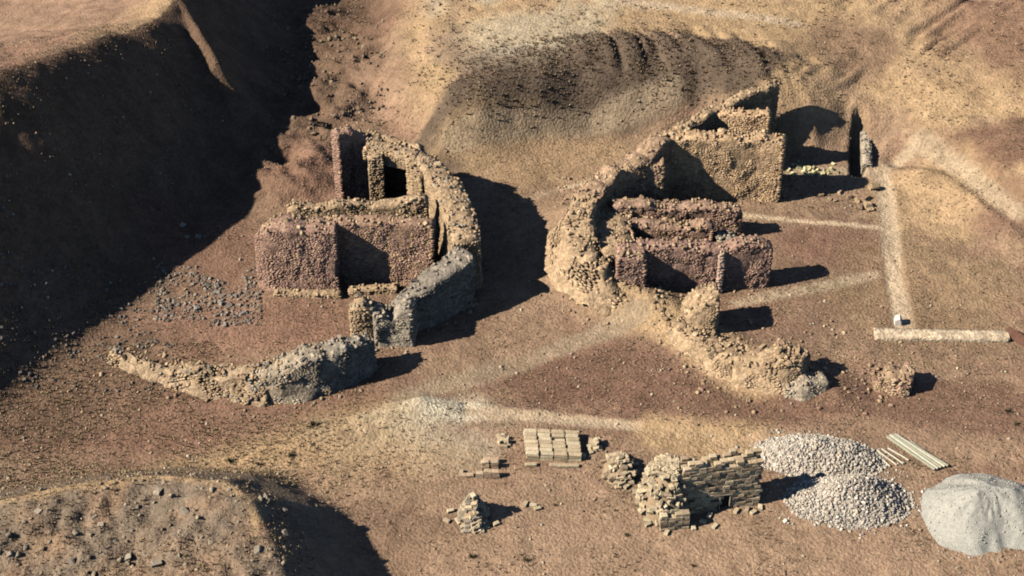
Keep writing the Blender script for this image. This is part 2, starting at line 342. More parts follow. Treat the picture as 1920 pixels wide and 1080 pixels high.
# ------------------------------------------------------------------ ruined wall
RED = [(.345,.205,.16),(.31,.195,.155),(.39,.25,.19),(.27,.175,.145),(.44,.30,.21)]
YEL = [(.47,.345,.21),(.42,.295,.18),(.52,.39,.25),(.37,.26,.165),(.33,.225,.15)]
GRY = [(.36,.31,.245),(.31,.265,.21),(.42,.365,.285),(.27,.23,.19),(.46,.39,.29)]
SHADE_GRY = [(.25,.22,.185),(.20,.18,.155),(.29,.26,.215),(.33,.29,.23)]  # greys darkened to deepen the shade on wall faces
ORG = [(.50,.34,.20),(.46,.30,.17),(.54,.38,.23),(.40,.26,.16),(.58,.43,.28)]
def ruin_wall(name, parent, path, th, pal, batter=0.0, rag=.35, rough=.16, caps=16, cap_size=(.25,.5), core=None, cap_pal=None, masonry=1.0, tilt=0.0, label=None, course=.14, dz=0.0, floor=None, rubble=5.0, bulge=.18, pal_end=None):
    """path: (px, py, ztop) of the centre of the wall top; th thickness (number or list). Returns the core mesh object."""
    P0 = np.array([G(p[0], p[1], p[2]) for p in path]); H0 = np.array([p[2] for p in path])
    th0 = np.array(th if hasattr(th, '__len__') else [th]*len(path), float)
    seg = np.hypot(*np.diff(P0, axis=0).T); S0 = np.concatenate([[0], np.cumsum(seg)]); Lt = S0[-1]
    n = max(4, int(Lt/.30)); S = np.linspace(0, Lt, n + 1)
    X = np.interp(S, S0, P0[:,0]); Y = np.interp(S, S0, P0[:,1]); H = np.interp(S, S0, H0) + dz; TH = np.interp(S, S0, th0)
    if len(path) > 2:      # soften corners
        for _ in range(3):
            X[1:-1] = .25*X[:-2] + .5*X[1:-1] + .25*X[2:]; Y[1:-1] = .25*Y[:-2] + .5*Y[1:-1] + .25*Y[2:]
    sd = sum(ord(ch) for ch in name) + len(path)*3.3 + path[0][0]*.37
    H = H + rag*(fbm(S*.7, S*0 + sd, 1, 3) + .6*np.round(vnoise(S*1.1, S*0 + sd*2, 2)*1.6)/1.6)
    Bz = T(X, Y) ; base = np.minimum(Bz, H - .4) - .9 if floor is None else np.full(len(S), float(floor))
    tx = np.gradient(X); ty = np.gradient(Y); l = np.hypot(tx, ty); tx, ty = tx/l, ty/l
    nx_, ny_ = -ty, tx                                # left normal
    K, Mt = max(4, int(np.max(H - base)/.4)), 4
    rows = []
    for k in range(K + 1):                            # left side up
        f = k/K; off = TH/2 + batter*(1 - f)**1.6
        rows.append(np.stack([X + nx_*off, Y + ny_*off, base + (H - tilt*TH/2 - base)*f], -1))
    for k in range(1, Mt):                            # over the top
        u = 1 - 2*k/Mt; bul = bulge*(1 - u*u)
        rows.append(np.stack([X + nx_*u*TH/2, Y + ny_*u*TH/2, H - tilt*u*TH/2 + bul + rough*.8*fbm(X*2 + k, Y*2, 3, 2)], -1))
    for k in range(K, -1, -1):
        f = k/K; off = -(TH/2 + batter*(1 - f)**1.6)
        rows.append(np.stack([X + nx_*off, Y + ny_*off, base + (H + tilt*TH/2 - base)*f], -1))
    V = np.stack(rows, 1)                             # station, ring, 3
    ring = V.shape[1]
    fl = V.reshape(-1, 3)
    for a in range(3):
        fl[:, a] += rough*fbm(fl[:,0]*.8 + 31*a, fl[:,1]*.8, fl[:,2]*.8 + sd, 3)*(1.0 if a < 2 else .7) + rough*.3*fbm(fl[:,0]*2.5 + 11*a, fl[:,1]*2.5, fl[:,2]*2.5, 2)
    ii = np.arange(len(fl)).reshape(len(S), ring)
    F = np.stack([ii[:-1,:-1], ii[1:,:-1], ii[1:,1:], ii[:-1,1:]], -1).reshape(-1, 4)
    caps_f = []
    for e, rev in ((0, False), (len(S) - 1, True)):
        for k in range(ring//2):
            q = [ii[e,k], ii[e,k+1], ii[e,ring-2-k], ii[e,ring-1-k]]
            caps_f.append(q[::-1] if rev else q)
    F = np.concatenate([F, np.array(caps_f)])
    cc = np.array(core if core is not None else np.mean(pal, 0))
    if pal_end and core is None: cc = (cc[None]*(1 - np.repeat(sstep(.2, .8, S/Lt), ring)[:, None]) + np.mean(pal_end, 0)[None]*np.repeat(sstep(.2, .8, S/Lt), ring)[:, None])
    else: cc = cc[None]
    q = 1 + .22*fbm(fl[:,0]*.9, fl[:,1]*.9, fl[:,2]*.9, 3)
    colv = cc*q[:, None]
    w = link(name, new_mesh(name, fl, F, colv), M_WALL, parent)
    if label: w['label'] = label
    # masonry facing: courses of small blocks, too many and too small to pick apart
    palA = np.array(pal); palB = np.array(pal_end if pal_end else pal); CEN, SIZ, AXS, AZS, COS = [], [], [], [], []
    def course_of(s0, s1, mean):
        m_ = int((s1 - s0)/mean*1.3) + 3; ln = rng.uniform(.6, 1.5, m_)*mean; e = s0 - rng.uniform(0, mean) + np.cumsum(ln)
        k_ = (e - ln/2 > s0) & (e - ln/2 < s1); return (e - ln/2)[k_], ln[k_]
    if masonry > 0:
        for side in (1, -1):
            for c in range(int(np.max(H - base)/course) + 1):
                sc, ln = course_of(0, Lt, course*1.7)
                x = np.interp(sc, S, X); y = np.interp(sc, S, Y); h = np.interp(sc, S, H); b = np.interp(sc, S, base); t_ = np.interp(sc, S, TH)
                z = b + course*(c + .5) + np.where(rng.uniform(size=len(sc)) < .10, rng.uniform(-.05, .04, len(sc)), rng.uniform(-.01, .01, len(sc))); f = (z - b)/(h - b); off = t_/2 + batter*np.clip(1 - f, 0, 1)**1.6
                i = np.clip((sc/Lt*n).astype(int), 0, n); nv = np.stack([nx_[i]*side, ny_[i]*side, i*0.], -1); tv = np.stack([tx[i], ty[i], i*0.], -1)
                patch = fbm(x*.5 + side*9, y*.5, z*.5 + sd, 3)
                keep = (z < h - .03 - side*tilt*t_/2) & (z > b + (0 if floor is not None else .5)) & (rng.uniform(size=len(sc)) > .05 + .30*np.clip(1 - (h - z)/.6, 0, 1)) & (rng.uniform(size=len(sc)) < masonry) & (patch > -.42)
                dsp = rough*fbm(x*.8, y*.8, z*.8 + sd, 3)
                cn = np.stack([x, y, z], -1) + nv*(off - .035 + dsp + np.where(rng.uniform(size=len(sc)) < .10, rng.uniform(-.05, .04, len(sc)), rng.uniform(-.01, .01, len(sc))))[:, None]
                az_ = unit(np.array([0, 0, 1.]) + nv*rng.uniform(-.03, .05, (len(sc), 1)) + tv*rng.normal(0, .05, (len(sc), 1)))
                CEN.append(cn[keep]); SIZ.append(np.stack([ln*1.06, ln*0 + .14, course*rng.uniform(1.0, 1.15, len(sc))], -1)[keep]); AXS.append(unit(tv - az_*np.sum(tv*az_, -1, keepdims=True))[keep]); AZS.append(az_[keep])
                COS.append((np.where((rng.uniform(size=len(sc)) < sstep(.25, .75, sc/Lt + .25*patch))[:, None], palB[rng.integers(0, len(palB), len(sc))], palA[rng.integers(0, len(pal), len(sc))])*rng.uniform(.82, 1.16, (len(sc), 1))*(1 + .45*patch)[:, None]*(1 - .0*z)[:, None] + (np.array([.40,.29,.19])[None]*sstep(1.6, .5, z - b)[:, None]*.5 - 0*z[:, None])*.35)[keep])
        for e, sg in ((0, -1), (len(S) - 1, 1)):
            t_ = TH[e]
            for c in range(int((H[e] - base[e])/course)):
                u, ln = course_of(-t_/2, t_/2, course*1.35); q_ = len(u); jo = sg*(-.08 + rng.uniform(-.05, .08, q_))
                CEN.append(np.stack([X[e] + nx_[e]*u + tx[e]*jo, Y[e] + ny_[e]*u + ty[e]*jo, u*0 + base[e] + course*(c + .5)], -1))
                SIZ.append(np.stack([ln, ln*0 + .34, ln*0 + course*.92], -1)); AXS.append(np.tile([nx_[e], ny_[e], 0.], (q_, 1))); AZS.append(np.tile([0, 0, 1.], (q_, 1)))
                COS.append(palA[rng.integers(0, len(pal), q_)]*rng.uniform(.8, 1.2, (q_, 1)))
    cen, siz, AX, AZ, CO = [list(np.concatenate(q)) if q else [] for q in (CEN, SIZ, AXS, AZS, COS)]
    # rubble along the top
    cp = np.array(cap_pal or pal); cpe = np.array(pal_end or cap_pal or pal)
    m = int(Lt*np.mean(TH)*rubble)
    for _ in range(m):
        sc = random.uniform(0, Lt); i = int(sc/Lt*n); u = random.uniform(-.52, .52)*TH[i]
        s_ = random.uniform(.10, .26)
        cen.append(np.array([X[i] + nx_[i]*u, Y[i] + ny_[i]*u, H[i] - tilt*u + .06 + .10*(1 - 4*(u/TH[i])**2) + random.uniform(-.08, .10)]))
        siz.append((s_*1.3, s_, s_*.75)); a, z_ = rand_frames(1); AX.append(a[0]); AZ.append(z_[0]); CO.append((lambda q: q[random.randrange(len(q))])(cpe if random.random() < sstep(.25, .75, sc/Lt) else cp)*random.uniform(.85, 1.2))
    if not cen: return w
    ms = link('masonry', boxes_mesh('masonry', cen, siz, np.array(AX), np.array(AZ), np.clip(CO, .03, .85)), M_STONE, w)
    ms['kind'] = 'stuff'
    if floor is None and np.max(H - Bz) > 1.0:
        q_ = int(Lt*7); ii_ = rng.integers(0, n + 1, q_); sg_ = rng.choice([-1, 1], q_); of_ = TH[ii_]/2 + batter + np.abs(rng.normal(0, .7, q_))
        dx_, dy_ = X[ii_] + nx_[ii_]*sg_*of_ + rng.normal(0, .2, q_), Y[ii_] + ny_[ii_]*sg_*of_ + rng.normal(0, .2, q_); ds_ = .07 + .3*rng.uniform(0, 1, q_)**2.5
        link('fallen_stones', rocks_mesh('fallen_stones', np.stack([dx_, dy_, T(dx_, dy_) + ds_*.12], -1), ds_, (palA[rng.integers(0, len(pal), q_)] + np.array([.40,.28,.18]))*.5*rng.uniform(.85, 1.1, (q_, 1))), M_STONE, w)['kind'] = 'stuff'
    for _ in range(int(caps*.55)):
        sc = random.uniform(0, Lt); i = int(sc/Lt*n); u = random.uniform(-.5, .5)*TH[i]
        s_ = random.uniform(*cap_size)
        stone('stone', (X[i] + nx_[i]*u, Y[i] + ny_[i]*u, H[i] - tilt*u + .08 + s_*.05), s_, w, random.choice(cap_pal or pal))
    return w

# ================================================================== LEFT RUIN
lr = empty('ruined_building', (0,0,0), 'ruined masonry building with red stone front wall and buttress, beside the shaded hill', 'ruin')
ruin_wall('buttress', lr, [(486,430,6.0),(505,422,6.8),(540,417,7.1),(630,417,7.1)], [1.8,2.2,2.4,2.4], RED, rag=.4, caps=22, cap_pal=YEL, batter=.25)
ruin_wall('front_wall', lr, [(626,412,6.9),(720,411,6.9),(812,418,6.7)], 1.35, RED+ORG[:2], rag=.2, caps=10, cap_pal=YEL, rough=.10)
ruin_wall('rear_wall', lr, [(540,388,6.4),(610,384,6.6),(700,380,6.4),(800,374,6.6)], 1.2, YEL, rag=.4, caps=26)
ruin_wall('niche_lintel', lr, [(690,268,7.1),(745,283,7.0),(785,292,7.0)], 1.9, YEL, rag=.3, rough=.14, caps=14, floor=5.7, cap_pal=YEL+GRY[:2])
ruin_wall('niche_back', lr, [(690,250,6.8),(790,276,6.8)], .9, YEL, rag=.1, caps=2)
ruin_wall('curved_wall', lr, [(772,290,7.0),(798,297,7.0),(836,342,6.5),(858,392,6.2),(870,436,5.9),(876,458,5.4)], [2.0,2.2,2.6,2.8,2.8,2.4], YEL, rag=.45, caps=46, rough=.22, batter=.3, cap_pal=YEL+GRY[:2])
ruin_wall('pier', lr, [(704,298,7.0),(702,256,7.0)], 1.35, YEL, rag=.2, caps=4, rough=.1)
ruin_wall('pier', lr, [(782,312,6.6),(800,325,6.4)], 1.6, YEL, rag=.3, caps=5)
ruin_wall('stub_wall', lr, [(688,256,7.2),(655,246,8.0),(628,246,8.6)], 1.2, RED, rag=.4, caps=14, cap_pal=YEL)
ruin_wall('footing', lr, [(515,546,.35),(640,548,.35)], .9, YEL, rag=.05, caps=2, rough=.06)
ruin_wall('footing', lr, [(655,541,.4),(745,537,.4)], .9, YEL, rag=.05, caps=2, rough=.06)
ruin_wall('curved_wall_foot', lr, [(872,474,5.2),(850,492,4.8),(800,530,4.1),(746,573,3.0)], [2.4,2.4,2.3,1.6], SHADE_GRY+GRY[:1], pal_end=SHADE_GRY, core=(.26,.225,.185), rag=.35, rough=.25, tilt=.0, caps=14, rubble=2.5, cap_pal=GRY)  # face stones painted darker as shade, cap stones kept at the lit grey

pil = empty('broken_pier', (0,0,0), 'pale stump of broken wall with lit front, at the low end of the ruined curve', 'ruin')
ruin_wall('core', pil, [(662,572,3.6),(680,566,4.1),(700,574,3.4)], 2.0, YEL, batter=.5, rag=.5, caps=10, cap_pal=YEL+GRY)
ruin_wall('broken_infill', pil, [(700,584,3.1),(735,584,2.9),(775,572,3.8)], 2.2, GRY, batter=.3, rag=.7, rough=.35, caps=22, cap_pal=GRY)
lump = empty('fallen_wall', (0,0,0), 'leaning grey wall remnant, its stones darkened as shade, tapering left into a line of yellow rubble', 'ruin')
ruin_wall('core', lump, [(694,636,3.0),(652,642,3.7),(600,656,3.6),(545,676,2.9),(512,690,2.2),(470,697,1.7)], [1.2,2.0,2.4,2.5,2.3,1.8], SHADE_GRY, pal_end=GRY+YEL[:2], batter=.4, rag=.5, rough=.42, caps=60, cap_pal=GRY)  # shade of the front-right face put into the stone colour, lighter caps on top
ruin_wall('rubble_tail', lump, [(505,694,1.9),(470,698,1.5),(430,692,1.3),(400,697,.9),(360,688,1.1),(330,689,.7),(265,677,.5),(208,663,.2)], [2.2,1.9,1.6,1.8,1.3,1.5,.9,.6], GRY[:1]+YEL, batter=1.1, rag=.6, rough=.45, caps=110, cap_size=(.25,.6), masonry=.6)

# ================================================================== RIGHT RUIN
rr_ = empty('ruined_building', (0,0,0), 'larger ruined building with parallel walls joined by a curved rubble wall', 'ruin')
ruin_wall('thin_arc_wall', rr_, [(1456,156,7.6),(1405,173,7.4),(1340,207,6.4),(1270,242,6.5)], [.9,1.0,1.0,1.1], YEL, rag=.25, rough=.1, caps=26, cap_pal=YEL)
ruin_wall('inner_wall', rr_, [(1334,208,6.3),(1444,212,6.8)], 1.3, ORG, rag=.15, rough=.10, caps=6)
ruin_wall('cross_wall', rr_, [(1258,252,7.0),(1350,253,7.0),(1430,254,7.0),(1472,262,6.8)], 1.7, ORG, rag=.25, rough=.18, caps=30, batter=.15)
ruin_wall('arc_wall', rr_, [(1262,246,6.9),(1236,262,7.0),(1200,293,6.4),(1165,308,6.0),(1125,340,5.4),(1095,375,5.0)], [1.6,2.0,2.2,1.8,2.2,2.6], YEL+RED[:2], rag=.45, rough=.25, caps=40, batter=.2)
ruin_wall('curved_rubble_wall', rr_, [(1100,370,5.0),(1086,402,4.9),(1086,438,4.7),(1102,470,4.3),(1130,505,3.2),(1160,540,2.0),(1186,568,1.0)], [2.2,2.4,2.6,2.6,2.2,1.8,1.2], YEL, rag=.4, rough=.5, caps=60, batter=2.0, masonry=.75, course=.18, rubble=6)
ruin_wall('rubble_fill', rr_, [(1150,392,3.4),(1135,420,3.3),(1150,450,3.6),(1165,470,4.2)], [4.0,4.4,4.0,3.0], YEL, rag=.35, rough=.4, caps=50, batter=.4)
ruin_wall('bay_pier', rr_, [(1200,304,5.7),(1244,302,5.8)], 1.7, YEL+RED[:2], rag=.3, rough=.2, caps=8)
ruin_wall('parallel_wall', rr_, [(1150,382,4.0),(1260,383,3.7),(1350,386,3.6),(1388,392,3.1)], 1.4, RED+YEL[:1], rag=.3, rough=.25, caps=36, cap_pal=YEL)
ruin_wall('parallel_wall', rr_, [(1152,414,3.3),(1240,417,3.2),(1336,424,3.0)], 1.4, RED+YEL[:1], rag=.3, rough=.25, caps=30, cap_pal=YEL)
ruin_wall('broken_end', rr_, [(1345,442,2.2),(1378,440,1.8)], 1.8, GRY, rag=.4, rough=.4, caps=10)
ruin_wall('front_wall', rr_, [(1196,458,4.9),(1290,460,4.8),(1345,464,4.6),(1395,455,4.9),(1444,460,4.4)], 1.5, RED, rag=.38, rough=.2, caps=22, cap_pal=RED+YEL)
ruin_wall('buttress', rr_, [(1158,470,4.8),(1210,470,4.8)], 2.6, RED, rag=.2, rough=.14, caps=10, cap_pal=YEL)
ruin_wall('pilaster', rr_, [(1349,468,4.55),(1357,468,4.55)], 1.55, [(.55,.40,.31)], rag=.02, rough=.03, caps=0)

s1 = empty('wall_stump', (0,0,0), 'pale wedge-shaped wall stump with a dark right face, in front of the red front wall', 'ruin')
ruin_wall('core', s1, [(1285,578,2.3),(1310,558,3.4),(1345,548,4.0)], [2.0,2.8,3.0], YEL, batter=.4, rag=.3, rough=.28, caps=30)
s2 = empty('rubble_wall', (0,0,0), 'long pale rubble wall running down from the stump to a dark knobbly end', 'ruin')
ruin_wall('core', s2, [(1268,604,1.2),(1310,628,1.5),(1360,656,1.7),(1410,668,2.2),(1450,668,2.8),(1485,662,3.2),(1510,680,2.6)], [1.6,2.2,2.6,2.8,3.0,3.0,2.0], YEL, batter=1.2, rag=.4, rough=.4, caps=110, cap_size=(.28,.6))
ruin_wall('knobbly_end', s2, [(1470,722,1.0),(1505,714,1.5),(1545,706,1.5)], [1.6,2.2,1.6], GRY+YEL[:1], batter=.6, rag=.4, rough=.4, caps=34)
s3 = empty('rubble_heap', (0,0,0), 'small isolated rubble heap to the right of the long rubble wall', 'rubble')
ruin_wall('core', s3, [(1640,712,.5),(1675,698,1.4),(1712,700,1.7)], [1.6,2.4,1.8], YEL+RED[:2], batter=1.0, rag=.4, rough=.4, caps=36)

# ================================================================== footing beam, trench lining
bm_ = empty('concrete_footing', (0,0,0), 'long straight pale beam-like footing lying across the end of the path', 'footing')
ruin_wall('core', bm_, [(1640,622,.45),(1700,624,.45),(1800,626,.45),(1892,627,.45)], 1.25, [(.60,.48,.35),(.56,.45,.33)], rag=.02, rough=.04, caps=0, masonry=0.0, rubble=0, bulge=0, core=(.60,.48,.34))
tl = empty('retaining_wall', (0,0,0), 'short grey lining wall on the right side of the narrow dark trench', 'wall')
ruin_wall('core', tl, [(1624,246,.7),(1627,304,.5)], 1.0, GRY, rag=.1, rough=.08, caps=6)

# ================================================================== builders' materials
BRICKC = [(.58,.47,.31),(.52,.42,.28),(.62,.52,.36),(.48,.38,.26)]
import bmesh
def block_mesh(seed, bev=.06):
    bm = bmesh.new(); bmesh.ops.create_cube(bm, size=1.0); r = np.random.default_rng(seed)
    bmesh.ops.bevel(bm, geom=[e for e in bm.edges if abs(e.verts[0].co.z - e.verts[1].co.z) < .1 and e.verts[0].co.z > 0], offset=bev, segments=1, affect='EDGES')
    for v in bm.verts: v.co += Vector(r.uniform(-.035, .035, 3))
    me = bpy.data.meshes.new('brick'); bm.to_mesh(me); bm.free(); me.materials.append(M_STONE_O); return me
BRICKS = [block_mesh(50 + i) for i in range(6)]
def brick(name, loc, dim, rot=0, parent=None, c=None, tilt=(0,0)):
    o = bpy.data.objects.new(name, random.choice(BRICKS)); col.objects.link(o)
    o.location = loc; o.scale = dim; o.rotation_euler = (tilt[0], tilt[1], rot)
    c = c or random.choice(BRICKC); k = random.uniform(.8, 1.15); o.color = (c[0]*k, c[1]*k, c[2]*k, 1)
    if parent: o.parent = parent
    return o


def mud_colour(): return random.choice(BRICKC)
def at(px, py): x, y = G(px, py); return x, y, T1(x, y)

# --- store hut of stacked mud bricks
BD = (.60, .30, .28)
hx, hy, hz0 = at(1284, 962)
hut = empty('brick_hut', (hx, hy, hz0 - .1), 'roofless hut of stacked mud bricks with a small dark doorway, on the yard', 'hut')
hut.rotation_euler = (0, 0, R(9))
HC = [(.52,.40,.26),(.46,.35,.23),(.56,.44,.29),(.58,.47,.32),(.38,.28,.19)]
def hut_course(u0, u1, v, z, along_u=True, skip=None):
    u = u0 + random.uniform(-.25, 0)
    while u < u1:
        L_ = random.uniform(.5, .68)
        if not (skip and skip(u + L_/2, z)) and random.random() > .02:
            p = (u + L_/2, v + random.uniform(-.05, .05), z) if along_u else (v + random.uniform(-.05, .05), u + L_/2, z)
            d = (L_*.97, .42, .265) if along_u else (.42, L_*.97, .265)
            brick('brick', p, d, random.gauss(0, .035), hut, random.choice(HC), (random.gauss(0, .025), random.gauss(0, .025)))
        u += L_
for c_ in range(20):
    z_ = .28*c_ + .14
    top = lambda u: 5.1 + .3*math.sin(u*1.1 + 1) + .3*math.sin(u*3.3)
    hut_course(-.4, 5.6, 0, z_, True, lambda u, z: z > top(u) or (2.75 < u < 3.65 and z < 1.75))
    if z_ < 4.6: hut_course(.3, 1.7, 5.75, z_, False, lambda u, z: z > 4.9 - .5*u)
    if c_ > 11: hut_course(-.2, 5.6, .55, z_, True, lambda u, z: z > top(u + 1.3) - .1)
    if c_ > 11: hut_course(-.2, 5.6, 1.2, z_, True, lambda u, z: z > top(u + 2.3) - .25)
core = []
def box_obj(name, size, loc, mat, parent, rot=0, c=None, bev=.02):
    bm = bmesh.new(); bmesh.ops.create_cube(bm, size=1.0)
    for v in bm.verts: v.co.x *= size[0]; v.co.y *= size[1]; v.co.z *= size[2]
    bmesh.ops.bevel(bm, geom=list(bm.edges), offset=bev, segments=1, affect='EDGES')
    me = bpy.data.meshes.new(name); bm.to_mesh(me); bm.free()
    o = link(name, me, mat, parent); o.location = loc; o.rotation_euler = (0, 0, rot)
    if c: o.color = (*c, 1)
    return o
box_obj('door', (.80, .06, 1.66), (3.2, .10, .86), M_DARK, hut)
box_obj('door_post', (.10, .16, 1.74), (2.78, -.16, .87), M_WOOD, hut, c=(.40,.34,.26))
box_obj('door_post', (.10, .16, 1.74), (3.62, -.16, .87), M_WOOD, hut, c=(.40,.34,.26))
box_obj('lintel', (1.25, .30, .14), (3.2, -.10, 1.80), M_WOOD, hut, c=(.30,.25,.19))
box_obj('earth_fill', (5.5, 1.3, 4.4), (2.75, .95, 2.2), M_STONE_O, hut, c=(.34,.25,.17))
# low pier in front of the hut
px_, py_, pz_ = at(1262, 985)
pier = empty('brick_pier', (px_, py_, pz_ - .05), 'low square brick pier at the front corner of the hut', 'bricks')
pier.rotation_euler = (0, 0, R(8))
for c_ in range(6):
    for u in (-.9, -.3, .3, .9):
        for v in (-.3, .3):
            if c_ == 5 and random.random() < .35: continue
            brick('brick', (u + random.uniform(-.04, .04), v + random.uniform(-.04, .04), .14 + .28*c_), (.58, .56, .27), random.gauss(0, .04), pier, random.choice(HC if c_ < 5 else BRICKC))
# heaps of tumbled bricks
def brick_heap(name, px, py, rx, ry, h, n, label, cat='brick heap', lean=0, rot=0, pal=None, bs=(.62,.32,.27), cone=1.0, group=None):
    x, y, z = at(px, py); e = empty(name, (x, y, z), label, cat, group); e.rotation_euler = (0, 0, rot)
    for k in range(n):
        a = random.uniform(0, 6.283); r = math.sqrt(random.random())
        u, v = r*math.cos(a), r*math.sin(a); hh = h*max(0, 1 - r**cone)*(1 + lean*u)
        zz = hh + T1(x + u*rx, y + v*ry) - z
        brick('brick', (u*rx, v*ry, max(.10, zz - .02)), (bs[0]*random.uniform(.8, 1.15), bs[1]*random.uniform(.8, 1.2), bs[2]), random.gauss(0, .5) + (1.57 if random.random() < .3 else 0), e, random.choice(pal or BRICKC), (random.gauss(0, .22 if hh > .1 else .05), random.gauss(0, .22 if hh > .1 else .05)))
    m = 14; V = [(0, 0, h*.86)] ; F = []
    for j in range(1, 7):
        r = j/6
        for i in range(m):
            a = 6.283*i/m; V.append((r*rx*math.cos(a)*.97, r*ry*math.sin(a)*.97, h*max(0, 1 - r**cone)*(1 + lean*r*math.cos(a))*.92 - .12))
    for i in range(m): F.append((0, 1 + i, 1 + (i + 1) % m, 1 + (i + 1) % m))
    T_ = [(0, 1 + i, 1 + (i + 1) % m) for i in range(m)]; Q_ = []
    for j in range(1, 6):
        for i in range(m):
            a_, b_ = 1 + (j - 1)*m + i, 1 + (j - 1)*m + (i + 1) % m; T_ += [(a_, a_ + m, b_ + m), (a_, b_ + m, b_)]
    c = link('earth_core', new_mesh('earth_core', V, T_, np.tile((.34,.25,.16), (len(V), 1))), M_STONE, e)
    return e
brick_heap('brick_heap', 1246, 948, 2.2, 2.6, 4.5, 240, 'tall heap of pale tumbled mud bricks leaning on the left side of the hut', cone=3.6, lean=.08)
brick_heap('brick_heap', 1160, 885, 1.5, 2.0, 1.3, 60, 'medium brick heap between the slab stack and the tall hut heap', pal=BRICKC + HC, cone=1.6)
brick_heap('brick_heap', 888, 972, 1.3, 1.7, 2.9, 95, 'steep cone of stacked bricks standing alone at the left of the yard', pal=BRICKC + GRY[:3], cone=.8)
brick_heap('brick_heap', 942, 828, .6, .7, .5, 9, 'tiny pile of bricks at the upper left of the yard', cone=1.5)
brick_heap('brick_heap', 1116, 838, .55, .7, .7, 12, 'small brick pile just right of the slab stack', cone=1.5)
# stack of long slabs
x, y, z = at(1038, 866)
st = empty('slab_stack', (x, y, z), 'flat rectangular stack of pale slabs laid in four columns', 'brick stack'); st.rotation_euler = (0, 0, R(-3))
for k in range(4):
    for r_ in range(7):
        for l_ in range(3):
            if l_ == 2 and random.random() < .06: continue
            brick('brick', (-1.75 + 1.17*k + random.uniform(-.04, .04) - .06*r_, .25 + .45*r_ + random.uniform(-.02, .02), .12 + .23*l_), (1.06, .42, .215), random.gauss(0, .02), st, random.choice(BRICKC))
for u in (-1.85, .15, .85, 1.65): brick('brick', (u, -.55 + random.uniform(-.1, .1), .12), (.95, .36, .22), random.gauss(0, .06), st)
# short rows of bricks
x, y, z = at(912, 890)
st = empty('brick_row', (x, y, z), 'small stepped stack of reddish bricks with a low row running left', 'brick stack')
for (u, v, n_) in [(-1.9,-.1,1),(-1.3,-.1,1),(-.55,-.15,2),(.1,-.2,3),(.75,-.25,3),(-.1,.9,3),(.65,.9,3),(.0,1.5,2),(.7,1.5,2)]:
    for l_ in range(n_): brick('brick', (u + random.uniform(-.05, .05), v, .13 + .27*l_), (.62, .40, .25), random.gauss(0, .06), st, random.choice([(.50,.36,.25),(.46,.33,.23),(.56,.43,.30)]))
# loose bricks
LB = [(845,960),(838,978),(870,990),(1000,950),(1008,955),(985,948),(1215,985),(1225,975),(1250,1000),(1300,992),(1318,980),(1400,960),(1412,965),(1425,955),(1380,962),(1190,925),(1205,938),(1340,990),(930,985),(1330,970),(865,886),(1175,915),(1108,850),(1095,858)]
for (a, b) in LB:
    x, y, z = at(a, b); tag(brick('loose_brick', (x, y, z + .1), (.55, .33, .25), random.uniform(0, 3)), 'loose pale mud brick lying on the bare yard ground', 'brick', 'loose bricks strewn around the hut')

# --- rubble piles
def dome(r, cone): return np.clip(1 - r**cone, 0, 1)
def rubble_pile(px, py, rx, ry, h, label, rot, n=5000, nbig=40):
    x, y, z = at(px, py); e = empty('rubble_pile', (x, y, z), label, 'rubble pile', 'piles of white building stone'); 
    r = np.sqrt(rng.uniform(0, 1, n))*1.08; r = np.where(rng.uniform(size=n) < .10, r*rng.uniform(1, 1.4, n), r); a = rng.uniform(0, 6.283, n); u = r*np.cos(a)*rx; v = r*np.sin(a)*ry
    c, s_ = math.cos(rot), math.sin(rot); X_, Y_ = u*c - v*s_, u*s_ + v*c
    hh = h*dome(r, 1.35)*(1 + .25*fbm(X_*.7, Y_*.7, px, 3)); Z_ = hh + T(x + X_, y + Y_) - z
    k = rng.uniform(.7, 1.15, (n, 1)); pal = np.array([(.60,.54,.46),(.53,.48,.41),(.66,.60,.51),(.44,.40,.35),(.56,.47,.37)])
    link('small_stones', rocks_mesh('small_stones', np.stack([X_, Y_, Z_], -1), (.06 + .19*rng.uniform(0, 1, n)**2.2), pal[rng.integers(0, 5, n)]*k, 1.0), M_STONE, e)['kind'] = 'stuff'
    for i in range(nbig):
        stone('stone', (X_[i], Y_[i], Z_[i] + .05), random.uniform(.22, .34), e, tuple(pal[random.randrange(5)]), 1.0)
    m = 26; q = np.linspace(0, 1, 10); V = []; T_ = []
    for j, rr in enumerate(q):
        for i in range(m):
            a = 6.283*i/m; uu, vv = rr*math.cos(a)*rx, rr*math.sin(a)*ry; xx, yy = uu*c - vv*s_, uu*s_ + vv*c
            V.append((xx, yy, h*max(0, 1 - rr**1.35)*(1 + .25*float(fbm(np.array([xx*.7]), np.array([yy*.7]), px, 3)[0])) - .10))
    for j in range(9):
        for i in range(m): A, B = j*m + i, j*m + (i + 1) % m; T_ += [(A, A + m, B + m), (A, B + m, B)]
    link('core', new_mesh('core', V, T_, np.tile((.56,.48,.40), (len(V), 1))), M_STONE, e)
rubble_pile(1535, 862, 5.2, 2.6, 1.7, 'farther pile of white building stone, beside the timber poles', R(-8))
rubble_pile(1592, 942, 4.9, 2.9, 2.1, 'nearer pile of white building stone, next to the sand heap', R(0))

